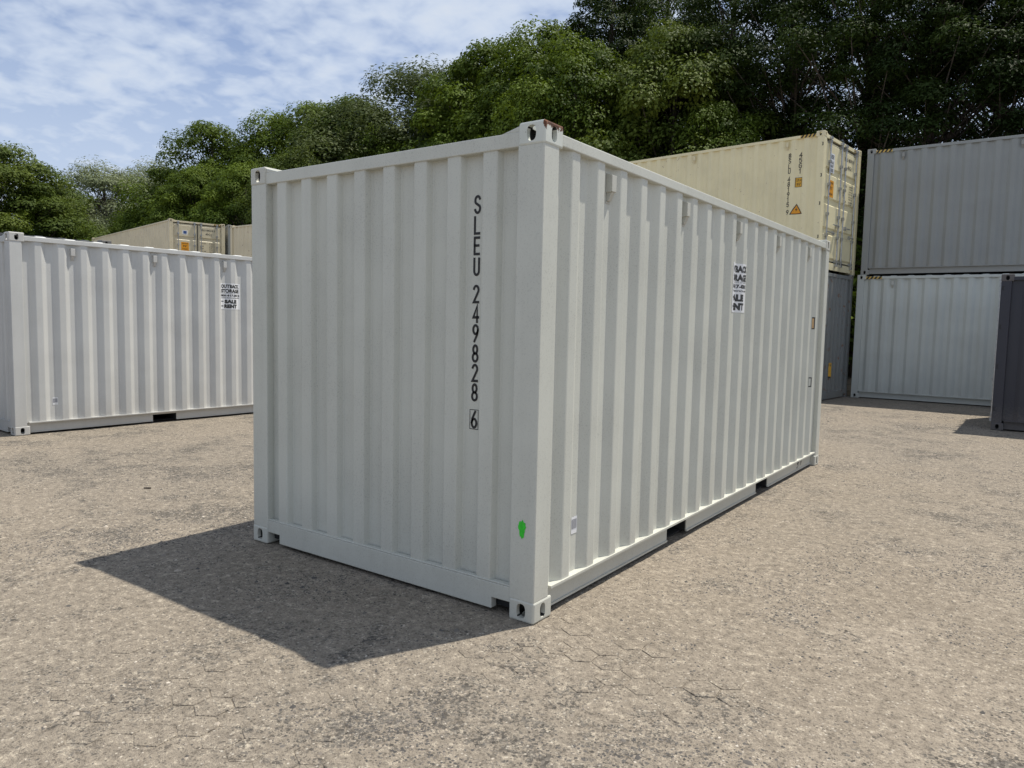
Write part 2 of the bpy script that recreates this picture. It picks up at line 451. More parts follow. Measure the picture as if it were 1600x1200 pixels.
_cc = {}
def container_meshes(L, H, mat, pockets):
    key = (L, H, mat.name, pockets)
    if key in _cc: return _cc[key]
    d = {}
    sp = side_profile(L); ep = end_profile()
    zb, zt = 0.165, H - 0.04
    d['side0'] = sheet(sp, zb - .01, zt - .05, lambda s, q, z: (s, SIDE_Y + q, z), mat, 'side_wall')
    d['side1'] = sheet(sp, zb - .01, zt - .05, lambda s, q, z: (s, W - SIDE_Y - q, z), mat, 'side_wall')
    d['end'] = sheet(ep, zb - .01, zt - .05, lambda s, q, z: (END_X + q, s, z), mat, 'end_wall')
    # corner posts
    b = MB(); b.box(0.004, 0.148, 0.004, 0.166, CH - .004, H - CH + .004); d['post'] = b.mesh('corner_post', [mat], 0.006)
    # top side rail: square tube
    b = MB(); b.box(CL - .004, L - CL + .004, 0.004, 0.064, zt - 0.062, zt); d['trail0'] = b.mesh('top_side_rail', [mat], 0.006)
    b = MB(); b.box(CL - .004, L - CL + .004, W - 0.064, W - 0.004, zt - 0.062, zt); d['trail1'] = b.mesh('top_side_rail', [mat], 0.006)
    b = MB(); b.box(0.010, 0.070, CW - .004, W - CW + .004, zt - 0.078, zt - .002)
    b.prism([(CW - .003, zt - .004), (CW + .13, zt - .004), (CW - .003, zt + .03)], 'x', .012, .06)
    b.prism([(W - CW + .003, zt - .004), (W - CW - .13, zt - .004), (W - CW + .003, zt + .03)], 'x', .012, .06)
    d['header'] = b.mesh('top_end_rail', [mat], 0.005)
    # end sill with a cut-out beside each casting
    y0, y1 = CW - .004, W - CW + .004; g = 0.13
    b = MB(); b.prism([(y0, .085), (y0 + g, .085), (y0 + g, .022), (y1 - g, .022), (y1 - g, .085), (y1, .085), (y1, .168), (y0, .168)], 'x', .010, .058)
    b.prism([(y0, .169), (y1, .169), (y1, .178), (y0, .178)], 'x', .012, .05)
    d['sill'] = b.mesh('bottom_end_rail', [mat], 0.003)
    # bottom side rail: channel with fork pockets
    for tagy, f in (('brail0', lambda y: y), ('brail1', lambda y: W - y)):
        b = MB(); x0, x1 = CL - .004, L - CL + .004
        def bx(a, c, ya, yb, za, zc):
            yy = sorted((f(ya), f(yb))); b.box(a, c, yy[0], yy[1], za, zc)
        bx(x0, x1, 0.003, 0.09, zb - .014, zb)                     # top flange, a ledge
        cuts = []
        if pockets:
            mid = L / 2
            cuts = [(mid - 1.025 - .18, mid - 1.025 + .18), (mid + 1.025 - .18, mid + 1.025 + .18)]
        e = x0
        for a, c in cuts + [(x1, None)]:
            bx(e, a, 0.056, 0.064, 0.034, zb - .014)                # web
            bx(e, a, 0.048, 0.064, 0.022, 0.034)                    # bottom lip
            if c: e = c
        for a, c in cuts:
            bx(a, c, 0.056, 0.064, zb - .045, zb - .014)
        d[tagy] = b.mesh('bottom_side_rail', [mat], 0)
    # roof: transverse ribs
    b = MB(); pr = [(0.10, 0.0)]; s = 0.30
    while s + 0.30 < L - 0.2:
        pr += [(s, 0.0), (s + .05, .022), (s + .15, .022), (s + .20, 0.0)]; s += 0.36
    pr.append((L - 0.10, 0.0)); n = len(pr); zr = zt - .006
    for s, q in pr: b.v += [(s, .05, zr), (s, .09, zr + q), (s, W - .09, zr + q), (s, W - .05, zr)]
    for i in range(n - 1):
        for k in range(3):
            b.f.append((i * 4 + k, (i + 1) * 4 + k, (i + 1) * 4 + k + 1, i * 4 + k + 1)); b.m.append(0)
    d['roof'] = b.mesh('roof', [mat])
    # underframe: floor and cross members
    b = MB(); b.box(0.06, L - .06, 0.09, W - .09, zb - .03, zb - .004)
    s = 0.4
    mid = L / 2
    while s < L - .3:
        if not (pockets and (abs(abs(s - mid) - 1.025) < .25)): b.box(s, s + .045, 0.066, W - .066, .03, zb - .032)
        s += 0.38
    b.box(.062, .07, CW, W - CW, .03, zb - .035)  # black plate added behind each sill, painting the shade in its cut-outs
    b.box(L - .07, L - .062, CW, W - CW, .03, zb - .035)
    if pockets:
        for q in (mid - 1.205, mid - .845, mid + .845, mid + 1.205): b.box(q - .004, q + .004, 0.0645, W - .0645, .024, zb - .033)  # pocket sides: undercoat black that also paints in the pocket's shade
        for q in (mid - 1.025, mid + 1.025): b.box(q - .176, q + .176, .10, W - .10, .02, .026)
    d['floor'] = b.mesh('underframe', [M_DARKIN])
    # ventilator
    b = MB()
    b.prism([(0, 0.0), (-.042, 0.004), (-.042, .098), (0, .112)], 'x', -.027, .027)
    b.prism([(0, -.05), (-.012, -.05), (-.036, .003), (0, .003)], 'x', -.018, .018)
    b.box(-.03, .03, -.003, 0, -.062, -.05)
    d['vent'] = b.mesh('ventilator', [mat], 0.003)
    # door leaf: frame with four raised panels
    b = MB(); dz0, dz1 = 0.20, zt - .10; dy = (W - 2 * .15) / 2 - .006
    b.box(-.032, 0, 0, dy, dz0, dz1)
    ph = (dz1 - dz0) / 4
    for k in range(4):
        za, zc = dz0 + ph * k + .055, dz0 + ph * (k + 1) - .055
        i = len(b.v)
        for (oy, oz, xx) in ((0, 0, .0005), (.03, .03, .030)):
            b.v += [(xx, .06 + oy, za + oz), (xx, dy - .06 - oy, za + oz), (xx, dy - .06 - oy, zc - oz), (xx, .06 + oy, zc - oz)]
        for q in ((4, 5, 6, 7), (0, 1, 5, 4), (1, 2, 6, 5), (2, 3, 7, 6), (3, 0, 4, 7)):
            b.f.append(tuple(i + t for t in q)); b.m.append(0)
    d['leaf'] = b.mesh('door', [mat]); d['dy'] = dy; d['dz'] = (dz0, dz1)
    b = MB()
    for y0_, y1_ in ((0, .014), (dy - .014, dy)): b.box(.001, .010, y0_, y1_, dz0, dz1)
    for z0_, z1_ in ((dz0, dz0 + .014), (dz1 - .014, dz1)): b.box(.001, .0095, .015, dy - .015, z0_, z1_)
    d['gasket'] = b.mesh('gasket', [M_RUB])
    b = MB(); b.tube([(.058, 0, dz0 - .09), (.058, 0, dz1 + .05)], .017, 8)
    for z in (dz0 + .02, dz0 + .55, dz0 + 1.0, (dz0 + dz1) / 2 + .35, dz1 - .45, dz1 - .03): b.box(.002, .08, -.035, .035, z - .03, z + .03)
    for z in (dz0 - .09, dz1 + .02): b.box(.03, .085, -.045, .045, z, z + .055)
    d['bar'] = b.mesh('locking_bar', [M_ZINC])
    b = MB(); b.tube([(.085, 0, 0), (.10, .10, -.005), (.10, .36, -.01)], .013, 6); b.box(.06, .10, .28, .34, -.05, .03)
    d['handle'] = b.mesh('door_handle', [M_ZINC])
    b = MB(); b.box(-.01, .022, -.09, .03, -.03, .03); b.tube([(.012, -.05, -.05), (.012, -.05, .05)], .016, 8); d['hinge'] = b.mesh('hinge', [mat])
    # hinge gaps on the door post as seen from the side
    b = MB(); b.box(-.010, .010, -.0015, .004, -.035, .035); b.box(-.022, -.010, -.0015, .004, .025, .035); b.box(-.022, -.010, -.0015, .004, -.035, -.025); d['slot'] = b.mesh('hinge_slot', [M_RUB])
    _cc[key] = d
    return d

def container(name, label, L, H, mat, loc, deg, vents0=(), vents1=(), pockets=False, group=None, rust_corner=False, slots=(), hazard=None):
    d = container_meshes(L, H, mat, pockets)
    root = bpy.data.objects.new(name, None); COL.objects.link(root)
    root.location = loc; root.rotation_euler = (0, 0, R(deg))
    tag(root, label, 'container', group)
    cm = casting_for(mat)
    for ix, x in enumerate((0, L)):
        for iy, y in enumerate((0, W)):
            p = link('corner_post', d['post'], root, (x, y, 0)); p.scale = (1 if ix == 0 else -1, 1 if iy == 0 else -1, 1)
            for iz, z in enumerate((0, H)):
                me = cm
                if rust_corner and ix == 0 and iy == 0 and iz == 1:
                    me = casting_for(M_RUSTC)
                c = link('corner_casting', me, root, (x, y, z)); c.scale = (1 if ix == 0 else -1, 1 if iy == 0 else -1, 1 if iz == 0 else -1)
                if me is not cm: c['label'] = 'top corner casting with chipped paint and rust'
    w0 = link('side_wall', d['side0'], root); w1 = link('side_wall', d['side1'], root)
    link('end_wall', d['end'], root); link('roof', d['roof'], root); link('underframe', d['floor'], root)
    for k in ('trail0', 'trail1'): link('top_side_rail', d[k], root)
    for k in ('brail0', 'brail1'): link('bottom_side_rail', d[k], root)
    link('top_end_rail', d['header'], root); link('bottom_end_rail', d['sill'], root)
    for k, nm in (('header', 'top_end_rail'), ('sill', 'bottom_end_rail')):
        o = link(nm, d[k], root, (L, W, 0)); o.rotation_euler = (0, 0, math.pi)
    sp = side_profile(L)
    for s in vents0: link('ventilator', d['vent'], w0, (s, SIDE_Y + .036 - .001, H - .25))
    for s in vents1:
        o = link('ventilator', d['vent'], w1, (s, W - SIDE_Y - .036 + .001, H - .25)); o.rotation_euler = (0, 0, math.pi)
    dz0, dz1 = d['dz']; dy = d['dy']
    for k in (0, 1):
        lf = link('door', d['leaf'], root, (L - .045, .15 + .003 if k == 0 else W - .15 - .003, 0))
        if k: lf.scale = (1, -1, 1)
        link('gasket', d['gasket'], lf)
        for by in (.22, dy - .14):
            link('locking_bar', d['bar'], lf, (0, by, 0))
            link('door_handle', d['handle'], lf, (0, by if by < .5 else by - .40, dz0 + .62 if by < .5 else dz0 + .80))
        for t in (.06, .35, .65, .94):
            link('hinge', d['hinge'], lf, (0.012, 0.012, dz0 + (dz1 - dz0) * t))
    for s, z, side in slots:
        o = link('hinge_slot', d['slot'], root, (s, .0045 if side == 0 else W - .0045, z))
        if side: o.scale = (1, -1, 1)
    return root

# ---- flat marks laid over the corrugation -------------------------------------------------
_textcache = {}
def text_bm(body, font_h, width=None, bold=0.0):
    cu = bpy.data.curves.new('txt', 'FONT'); cu.body = body; cu.size = 1; cu.offset = bold; cu.resolution_u = 3
    o = bpy.data.objects.new('txt', cu); COL.objects.link(o)
    dg = bpy.context.evaluated_depsgraph_get()
    me = bpy.data.meshes.new_from_object(o.evaluated_get(dg))
    bpy.data.objects.remove(o); bpy.data.curves.remove(cu)
    vs = np.array([v.co[:2] for v in me.vertices]); lo, hi = vs.min(0), vs.max(0)
    fs = [tuple(p.vertices) for p in me.polygons]; bpy.data.meshes.remove(me)
    sy = font_h / (hi[1] - lo[1]); sx = sy if width is None else width / (hi[0] - lo[0])
    vs = (vs - lo) * [sx, sy]
    return vs, fs
def flat_add(b, vf, x, z, m=0, layer=0):
    vs, fs = vf; i = len(b.v)
    b.v += [(x + v[0], layer, z + v[1]) for v in vs]
    for f in fs: b.f.append(tuple(i + k for k in f)); b.m.append(m)
def flat_rect(b, x0, x1, z0, z1, m=0, layer=0):
    b.face([(x0, layer, z0), (x1, layer, z0), (x1, layer, z1), (x0, layer, z1)], m)
def flat_poly(b, pts, m=0, layer=0):
    b.face([(x, layer, z) for x, z in pts], m)
def drape(name, b, mats, prof, fn, parent, label=None, flip=False):
    """b holds a flat mark in (s, layer, z); cut it at the folds of the sheet and press it on"""
    me = bpy.data.meshes.new(name); me.from_pydata(b.v, [], b.f)
    for mt in mats: me.materials.append(mt)
    me.polygons.foreach_set('material_index', b.m)
    bm = bmesh.new(); bm.from_mesh(me)
    if prof:
        lo = min(v.co.x for v in bm.verts); hi = max(v.co.x for v in bm.verts)
        for s, _ in prof:
            if lo < s < hi:
                bmesh.ops.bisect_plane(bm, geom=bm.verts[:] + bm.edges[:] + bm.faces[:], plane_co=(s, 0, 0), plane_no=(1, 0, 0), dist=1e-6)
    for v in bm.verts:
        s, lay, z = v.co
        v.co = fn(s, (depth_at(prof, s) if prof else 0) - 0.0018 - 0.0012 * lay, z)
    if flip: bmesh.ops.reverse_faces(bm, faces=bm.faces)
    bm.to_mesh(me); bm.free(); me.update()
    o = link(name, me, parent)
    if label: o['label'] = label
    return o
on_side0 = lambda s, q, z: (s, SIDE_Y + q, z)
on_end = lambda s, q, z: (END_X + q, s, z)

# stroke lettering, each glyph in a 0.55 x 1 cell
def arc(cx, cy, rx, ry, a0, a1, n=9):
    return [(cx + rx * math.cos(R(a0 + (a1 - a0) * k / (n - 1))), cy + ry * math.sin(R(a0 + (a1 - a0) * k / (n - 1)))) for k in range(n)]
GLY = {
 'S': [arc(.27, .76, .24, .24, 20, 180) + arc(.27, .72, .24, .20, 180, 215, 4) + [(.36, .46)] + arc(.27, .28, .25, .20, 35, 0, 4) + arc(.27, .25, .25, .25, 0, -165)],
 'L': [[(.03, 1), (.03, 0), (.50, 0)]],
 'E': [[(.50, 1), (.03, 1), (.03, 0), (.50, 0)], [(.03, .52), (.44, .52)]],
 'U': [[(.03, 1)] + arc(.27, .25, .24, .25, 180, 360) + [(.51, 1)]],
 'B': [[(.03, 0), (.03, 1), (.25, 1)] + arc(.25, .76, .24, .24, 90, -90) + arc(.25, .26, .26, .26, 90, -90) + [(.03, 0)], [(.03, .52), (.25, .52)]],
 'G': [arc(.27, .75, .24, .25, 20, 180) + arc(.27, .25, .24, .25, 180, 360) + [(.51, .48), (.30, .48)]],
 '1': [[(.10, .82), (.28, 1), (.28, 0)]],
 '2': [arc(.27, .76, .24, .24, 165, -25) + [(.03, 0), (.52, 0)]],
 '4': [[(.40, 0), (.40, 1), (.02, .28), (.54, .28)]],
 '5': [[(.48, 1), (.08, 1), (.05, .58)] + arc(.26, .32, .25, .32, 120, -150)],
 '6': [arc(.27, .27, .24, .27, 0, 360, 17), [(.03, .30), (.10, .58), (.38, 1.0)]],
 '8': [arc(.27, .75, .21, .25, -90, 270, 17), arc(.27, .25, .25, .25, -90, 270, 17)],
 '9': [arc(.27, .73, .24, .27, 0, 360, 17), [(.51, .70), (.44, .42), (.16, 0)]],
}
def glyph(b, ch, x, z, w, h, t, m=0, layer=0, mirror=1):
    for line in GLY[ch]:
        pts = [(x + mirror * (px - .27) / .54 * w, z + pz * h) for px, pz in line]
        lft = []; rgt = []
        n = len(pts)
        for i, p in enumerate(pts):
            p = Vector(p)
            a = Vector(pts[i - 1]) if i else None; c = Vector(pts[i + 1]) if i < n - 1 else None
            closed = (Vector(pts[0]) - Vector(pts[-1])).length < 1e-6
            if a is None and closed: a = Vector(pts[-2])
            if c is None and closed: c = Vector(pts[1])
            d1 = (p - a).normalized() if a is not None else None; d2 = (c - p).normalized() if c is not None else None
            if d1 is None: d1 = d2
            if d2 is None: d2 = d1
            n1 = Vector((-d1.y, d1.x)); n2 = Vector((-d2.y, d2.x)); nn = (n1 + n2)
            if nn.length < .2: nn = n1
            nn.normalize(); k = t / 2 / max(nn.dot(n1), .45)
            if a is None: p = p - d2 * t * .4
            if c is None: p = p + d1 * t * .4
            lft.append(p + nn * k); rgt.append(p - nn * k)
        for i in range(n - 1):
            b.face([(q.x, layer, q.y) for q in (lft[i], lft[i + 1], rgt[i + 1], rgt[i])], m)

# ---------------- the container in front
H20, HC = 2.622, 2.896
L20, L40 = 6.058, 12.192
main = container('shipping_container', 'pale grey-green container standing nearest, numbered SLEU 249828 down its end', L20, H20, P_MAIN, (0, 0, 0), 90,
                 vents0=(.760, 1.880, 3.0, 4.12, 5.24), vents1=(1.32, 4.68), pockets=True, rust_corner=True)
eprof = end_profile()
ys = {2.24: 'S', 2.128: 'L', 2.016: 'E', 1.902: 'U', 1.752: '2', 1.643: '4', 1.535: '9', 1.423: '8', 1.314: '2', 1.205: '8', 1.052: '6'}
on_trough = lambda s, q, z: (END_X + .042 + q, s, z)
for zc, ch in ys.items():
    b = MB(); glyph(b, ch, .470, zc - .0445, .037, .089, .0140, mirror=-1)
    drape('painted_letter' if ch.isalpha() else 'painted_digit', b, [M_BLACK], None, on_trough, main)
b = MB()
for z0, z1, y0, y1 in ((.996, .9995, .440, .502), (1.105, 1.1085, .440, .502), (.9995, 1.105, .440, .4435), (.9995, 1.105, .4985, .502)): flat_rect(b, y0, y1, z0, z1)
drape('digit_frame', b, [M_BLACK], None, lambda s, q, z: (END_X + .042 + q, s, z), main)
b = MB(); rg = random.Random(3)
pts = []
for k in range(26):
    t = 2 * math.pi * k / 26
    r = 1 + rg.uniform(-.16, .12)
    pts.append((.088 + .026 * r * math.cos(t) * (1.0 - .25 * (math.sin(t) < 0)), .505 + .050 * r * math.sin(t)))
flat_poly(b, pts)
drape('paint_mark', b, [M_GREEN], None, lambda s, q, z: (0.004 + q, s, z), main, 'bright green sprayed blob on the corner post')
sprof = side_profile(L20)

def sign(parent, s0, z0, w=.345, h=.41):
    b = MB(); flat_rect(b, s0, s0 + w, z0, z0 + h, 0)
    def t(body, x, z, hh, ww, m=1, bold=0.0): flat_add(b, text_bm(body, hh, ww, bold), s0 + x * w, z0 + z * h, m, 1)
    t('OUTBACK', .05, .815, .145 * h, .89 * w, 1, .06)
    t('STORAGE', .05, .635, .15 * h, .88 * w, 1, .06)
    t('SECURE ON-SITE STORAGE', .05, .60, .022 * h, .88 * w, 1)
    t('800-417-0012', .04, .49, .085 * h, .93 * w, 2, .05)
    t('outbackstorage.com', .05, .41, .062 * h, .91 * w, 2, .02)
    t('SALE', .22, .225, .15 * h, .56 * w, 1, .08)
    t('RENT', .20, .045, .15 * h, .60 * w, 1, .08)
    flat_rect(b, s0 + .05 * w, s0 + .18 * w, z0 + .29 * h, z0 + .325 * h, 1, 1)
    flat_rect(b, s0 + .05 * w, s0 + .17 * w, z0 + .11 * h, z0 + .145 * h, 1, 1)
    return drape('advertising_sign', b, [M_WHITE, M_INK, M_BLACK], sprof, on_side0, parent, 'white sign reading OUTBACK STORAGE, SALE, RENT')
sign(main, 2.862, 1.725)
def sticker(parent, s, z):
    b = MB(); flat_rect(b, s - .032, s + .032, z - .05, z + .05, 0); flat_rect(b, s - .026, s + .026, z - .02, z + .035, 1, 1)
    drape('sticker', b, [M_WHITE, M_GREYSTICK], sprof, on_side0, parent, 'small pale square sticker')
sticker(main, .475, .436)
b = MB()
def scrib(pts, t=.012):
    for p, q in zip(pts, pts[1:]):
        p, q = Vector(p), Vector(q); n = Vector((-(q - p).y, (q - p).x)).normalized() * t / 2
        b.face([(v.x, 0, v.y) for v in (p + n, q + n, q - n, p - n)])
scrib([(5.36, .125), (5.32, .10), (5.37, .085), (5.33, .05), (5.30, .06)]); scrib([(5.33, .135), (5.37, .095), (5.42, .135)]); scrib([(5.47, .13), (5.46, .065)], .018); scrib([(5.50, .135), (5.50, .09)])
drape('graffiti', b, [M_BLACK], None, lambda s, q, z: (s, .056 + q, z), main)
for s, z, h in ((5.588, 1.665, .135), (5.585, 1.0, .11)):
    b = MB(); flat_rect(b, s - .020, s + .020, z - h / 2, z + h / 2, 0)
    if h > .12: flat_rect(b, s - .020, s + .006, z - h / 2 + .012, z + h / 2 - .014, 1, 1)
    else: flat_rect(b, s - .020, s + .008, z - h / 2 + .012, z + h / 2 - .012, 2, 1)
    drape('lock_slot', b, [M_BLACK, M_TAN, P_MAIN], sprof, on_side0, main)

# ---------------- the container on the left
left = container('shipping_container', 'cool white container with a SALE RENT sign at the left edge', L20, H20, P_LEFT, (-8.653, .806, 0), 87.94,
                 vents0=(.760, 1.880, 3.0, 4.12, 5.24), vents1=(1.32, 4.68), pockets=True)
sign(left, 2.925, 1.72, .35, .413)
sticker(left, .50, .42)

# ---------------- dark container behind it
dx, dy_ = math.cos(R(-92)), math.sin(R(-92))
container('shipping_container', 'charcoal container whose top edge shows above the cool white one', L40, HC, P_DARK, (-11.42 - W, 3.45 + .08, 0), -92)

# ---------------- cream container on the right with the doors
def org(corner, deg, L=L40):
    return (corner[0] - L * math.cos(R(deg)), corner[1] - L * math.sin(R(deg)))
CD = -6.2
cx, cyy = org((-1.96, 13.62), CD)
cream = container('shipping_container', 'cream container numbered BSLU 481915, doors and warning triangle showing, stacked on blue-grey one', L40, HC, P_CREAM, (cx, cyy, HC), CD,
                  vents0=(1.036, 3.556, 6.636, 9.156, 11.396), slots=((L40 - .03, 2.62, 0), (L40 - .03, 1.97, 0), (L40 - .03, 1.38, 0), (L40 - .03, .68, 0)))
p40 = side_profile(L40)
def stack(txt, s, ztop, pitch, w, h, t):
    z = ztop
    for ch in txt:
        if ch == ' ': z -= pitch * .5; continue
        b = MB(); glyph(b, ch, s, z - h, w, h, t); z -= pitch
        drape('painted_letter' if ch.isalpha() else 'painted_digit', b, [M_BLACK], p40, on_side0, cream)
stack('BSLU 481915 9', 11.46, 2.50, .110, .06, .088, .018)
stack('45G1', 11.69, 2.50, .115, .06, .09, .018)
b = MB(); flat_rect(b, 11.60, 11.75, 1.77, 1.975, 0)
for a in ((11.60, 11.75, 1.77, 1.78), (11.60, 11.75, 1.965, 1.975), (11.60, 11.61, 1.78, 1.965), (11.74, 11.75, 1.78, 1.965)): flat_rect(b, *a, 1, 1)
flat_add(b, text_bm('2.9 m', .05, .11, .02), 11.62, 1.895, 1, 1); flat_add(b, text_bm('9\'6"', .06, .09, .02), 11.63, 1.80, 1, 1)
drape('height_label', b, [M_YEL, M_BLACK], p40, on_side0, cream)
b = MB(); flat_poly(b, [(11.51, 1.19), (11.79, 1.19), (11.65, 1.42)], 1); flat_poly(b, [(11.545, 1.208), (11.755, 1.208), (11.65, 1.385)], 0, 1)
flat_poly(b, [(11.65, 1.34), (11.625, 1.28), (11.652, 1.285), (11.635, 1.235), (11.675, 1.30), (11.65, 1.297)], 1, 2)
drape('warning_triangle', b, [M_ORANGE, M_BLACK], p40, on_side0, cream, 'orange warning triangle with black border')

def hazard(parent, s0, s1, z0, z1, y=.004, side=0):
    b = MB(); flat_rect(b, s0, s1, z0, z1, 0); n = 4; st = (s1 - s0) / n
    for k in range(n):
        a = s0 + k * st; flat_poly(b, [(a, z0), (a + st * .5, z0), (min(a + st * .5 + .04, s1), z1), (a + .04, z1)], 1, 1)
    drape('hazard_stripe', b, [M_STRIPE, M_BLACK], None, lambda s, q, z: (s, y + q, z), parent, 'yellow and black striped edge')
hazard(cream, 11.68, 12.01, HC - .102, HC - .042)
def hazard_end(parent, L, a, c, H):
    b = MB(); flat_rect(b, a, c, H - .112, H - .046, 0); n = 4; st = (c - a) / n
    for k in range(n): flat_poly(b, [(a + k * st, H - .112), (a + (k + .5) * st, H - .112), (min(a + (k + .5) * st + .04, c), H - .046), (a + k * st + .04, H - .046)], 1, 1)
    drape('hazard_stripe', b, [M_STRIPE, M_BLACK], None, lambda s, q, z: (L - .010 - q, s, z), parent)
hazard_end(cream, L40, W - .17 - .33, W - .17, HC)

def door_marks(parent, L, small=False):
    fn = lambda s, q, z: (L - .045 + .030 - q, s, z)
    def T(b, txt, x, z, h, w, m=1, bold=.01): flat_add(b, text_bm(txt, h, w, bold), x, z, m, 1)
    num = 'BSLU 842218 5' if small else 'BSLU 481915 9'
    b = MB(); T(b, num, 1.36, 2.50, .085, .62, 0, .02); drape('serial_number', b, [M_INK], None, fn, parent)['kind'] = 'stuff'
    b = MB(); T(b, '45G1', 1.56, 2.33, .085, .26, 0, .02); drape('size_code', b, [M_INK], None, fn, parent)
    b = MB()
    for k, tx in enumerate(('MAX. GROSS', 'TARE', 'NET', 'CU. CAP.')):
        T(b, tx, 1.36, 1.93 - k * .115, .045, .22 if len(tx) > 5 else .12, 0, .02)
        T(b, ('32,500 KG', '3,750 KG', '28,750 KG', '76.4 CU.M')[k], 1.72, 1.95 - k * .115, .036, .24, 0, .02)
        T(b, ('71,650 LB', '8,270 LB', '63,380 LB', '2,700 CU.FT')[k], 1.72, 1.898 - k * .115, .036, .24, 0, .02)
    drape('weight_panel', b, [M_INK], None, fn, parent)['kind'] = 'stuff'
    b = MB()
    if small:
        flat_rect(b, .56, .78, 2.28, 2.46, 0); flat_rect(b, .60, .74, 2.31, 2.43, 2, 1)
    else:
        flat_rect(b, .42, .71, 2.10, 2.51, 0)
        for k in range(3): flat_rect(b, .46, .67, 2.40 + k * .03, 2.418 + k * .03, 1, 1)
        T(b, 'SALE', .47, 2.29, .06, .19, 1, .03); T(b, 'RENT', .47, 2.21, .06, .19, 1, .03)
        for k in range(3): flat_rect(b, .47, .66, 2.12 + k * .025, 2.134 + k * .025, 1, 1)
    drape('door_sign', b, [M_WHITE, M_INK, M_BLUEST], None, fn, parent)
    b = MB(); x0 = .50 if small else .40
    flat_rect(b, x0, x0 + .33, 1.58, 1.94, 0)
    T(b, 'CAUTION', x0 + .04, 1.86, .045, .25, 1, .02); T(b, '9\'6"', x0 + .08, 1.73, .08, .17, 1, .02); T(b, 'HIGH', x0 + .06, 1.62, .055, .21, 1, .02)
    drape('caution_label', b, [M_ORANGE, M_BLACK], None, fn, parent, 'orange caution label')
door_marks(cream, L40)

# ---------------- blue-grey container underneath
bl = container('shipping_container', 'weathered blue-grey container underneath the cream one, end wall towards the gap', L40, HC, P_BLUE, (-1.70, 15.97, 0), 173.8)
b = MB(); flat_rect(b, 1.13, 1.27, .49, .84, 0); flat_add(b, text_bm('CH', .06, .08, .02), 1.16, .76, 1, 1); flat_rect(b, 1.15, 1.17, .60, .66, 1, 1); flat_rect(b, 1.15, 1.25, .49, .53, 1, 1)
vv = [(2.40 - v[0], v[1], v[2]) for v in b.v]; b.v = vv
drape('yellow_placard', b, [M_YEL, M_BLACK], eprof, on_end, bl)

# ---------------- two grey containers, one on the other
lg = container('shipping_container', 'light grey container at the bottom right, under the mid grey one', L40, HC, P_LGREY, (-1.60, 15.86, 0), -.6, vents0=(.756, 2.996, 6.076, 9.156, 11.396))
gr = container('shipping_container', 'mid grey container stacked on the light grey one at the upper right', L40, HC, P_GREY, (-1.55, 15.92, HC), -.6, vents0=(.756, 2.996, 6.076, 9.156, 11.396))
for o in (lg, gr): hazard(o, .19, .53, HC - .102, HC - .042)

# ---------------- navy container at the right edge
container('shipping_container', 'dark navy container cut off by the right edge of the picture', L20, 2.56, P_NAVY, (1.45 + L20, 11.38 + W, 0), 180, vents1=(.9, 3.0, 5.2),
          slots=((L20 - .03, 2.33, 1), (L20 - .03, 1.70, 1), (L20 - .03, 1.05, 1), (L20 - .03, .35, 1)))

# ---------------- far stacks on the left
FD = -11
fx, fy = org((-29.0, 14.5), FD)
far = container('shipping_container', 'far cream container with closed doors above the cool white one', L40, HC, P_FARCREAM, (fx, fy, HC), FD)
door_marks(far, L40, True); hazard_end(far, L40, W - .17 - .33, W - .17, HC)
container('shipping_container', 'cream container under the far cream one', L40, HC, P_FARCREAM, (fx, fy, 0), FD)
nx, ny = -math.sin(R(FD)) * 2.58, math.cos(R(FD)) * 2.58
container('shipping_container', 'grey container beside the far cream one, mostly hidden', L40, HC, P_GREY, (fx + nx, fy + ny, HC), FD)
container('shipping_container', 'grey container on the ground beside the far cream stack', L40, HC, P_GREY, (fx + nx, fy + ny, 0), FD)
container('shipping_container', 'cream container side showing just left of the nearest container', L40, HC, P_FARCREAM, (-26.5, 15.8, 2.591), -1.9)
container('shipping_container', 'lower cream container standing behind the nearest container', L40, 2.591, P_FARCREAM, (-26.5, 15.8, 0), -1.9)

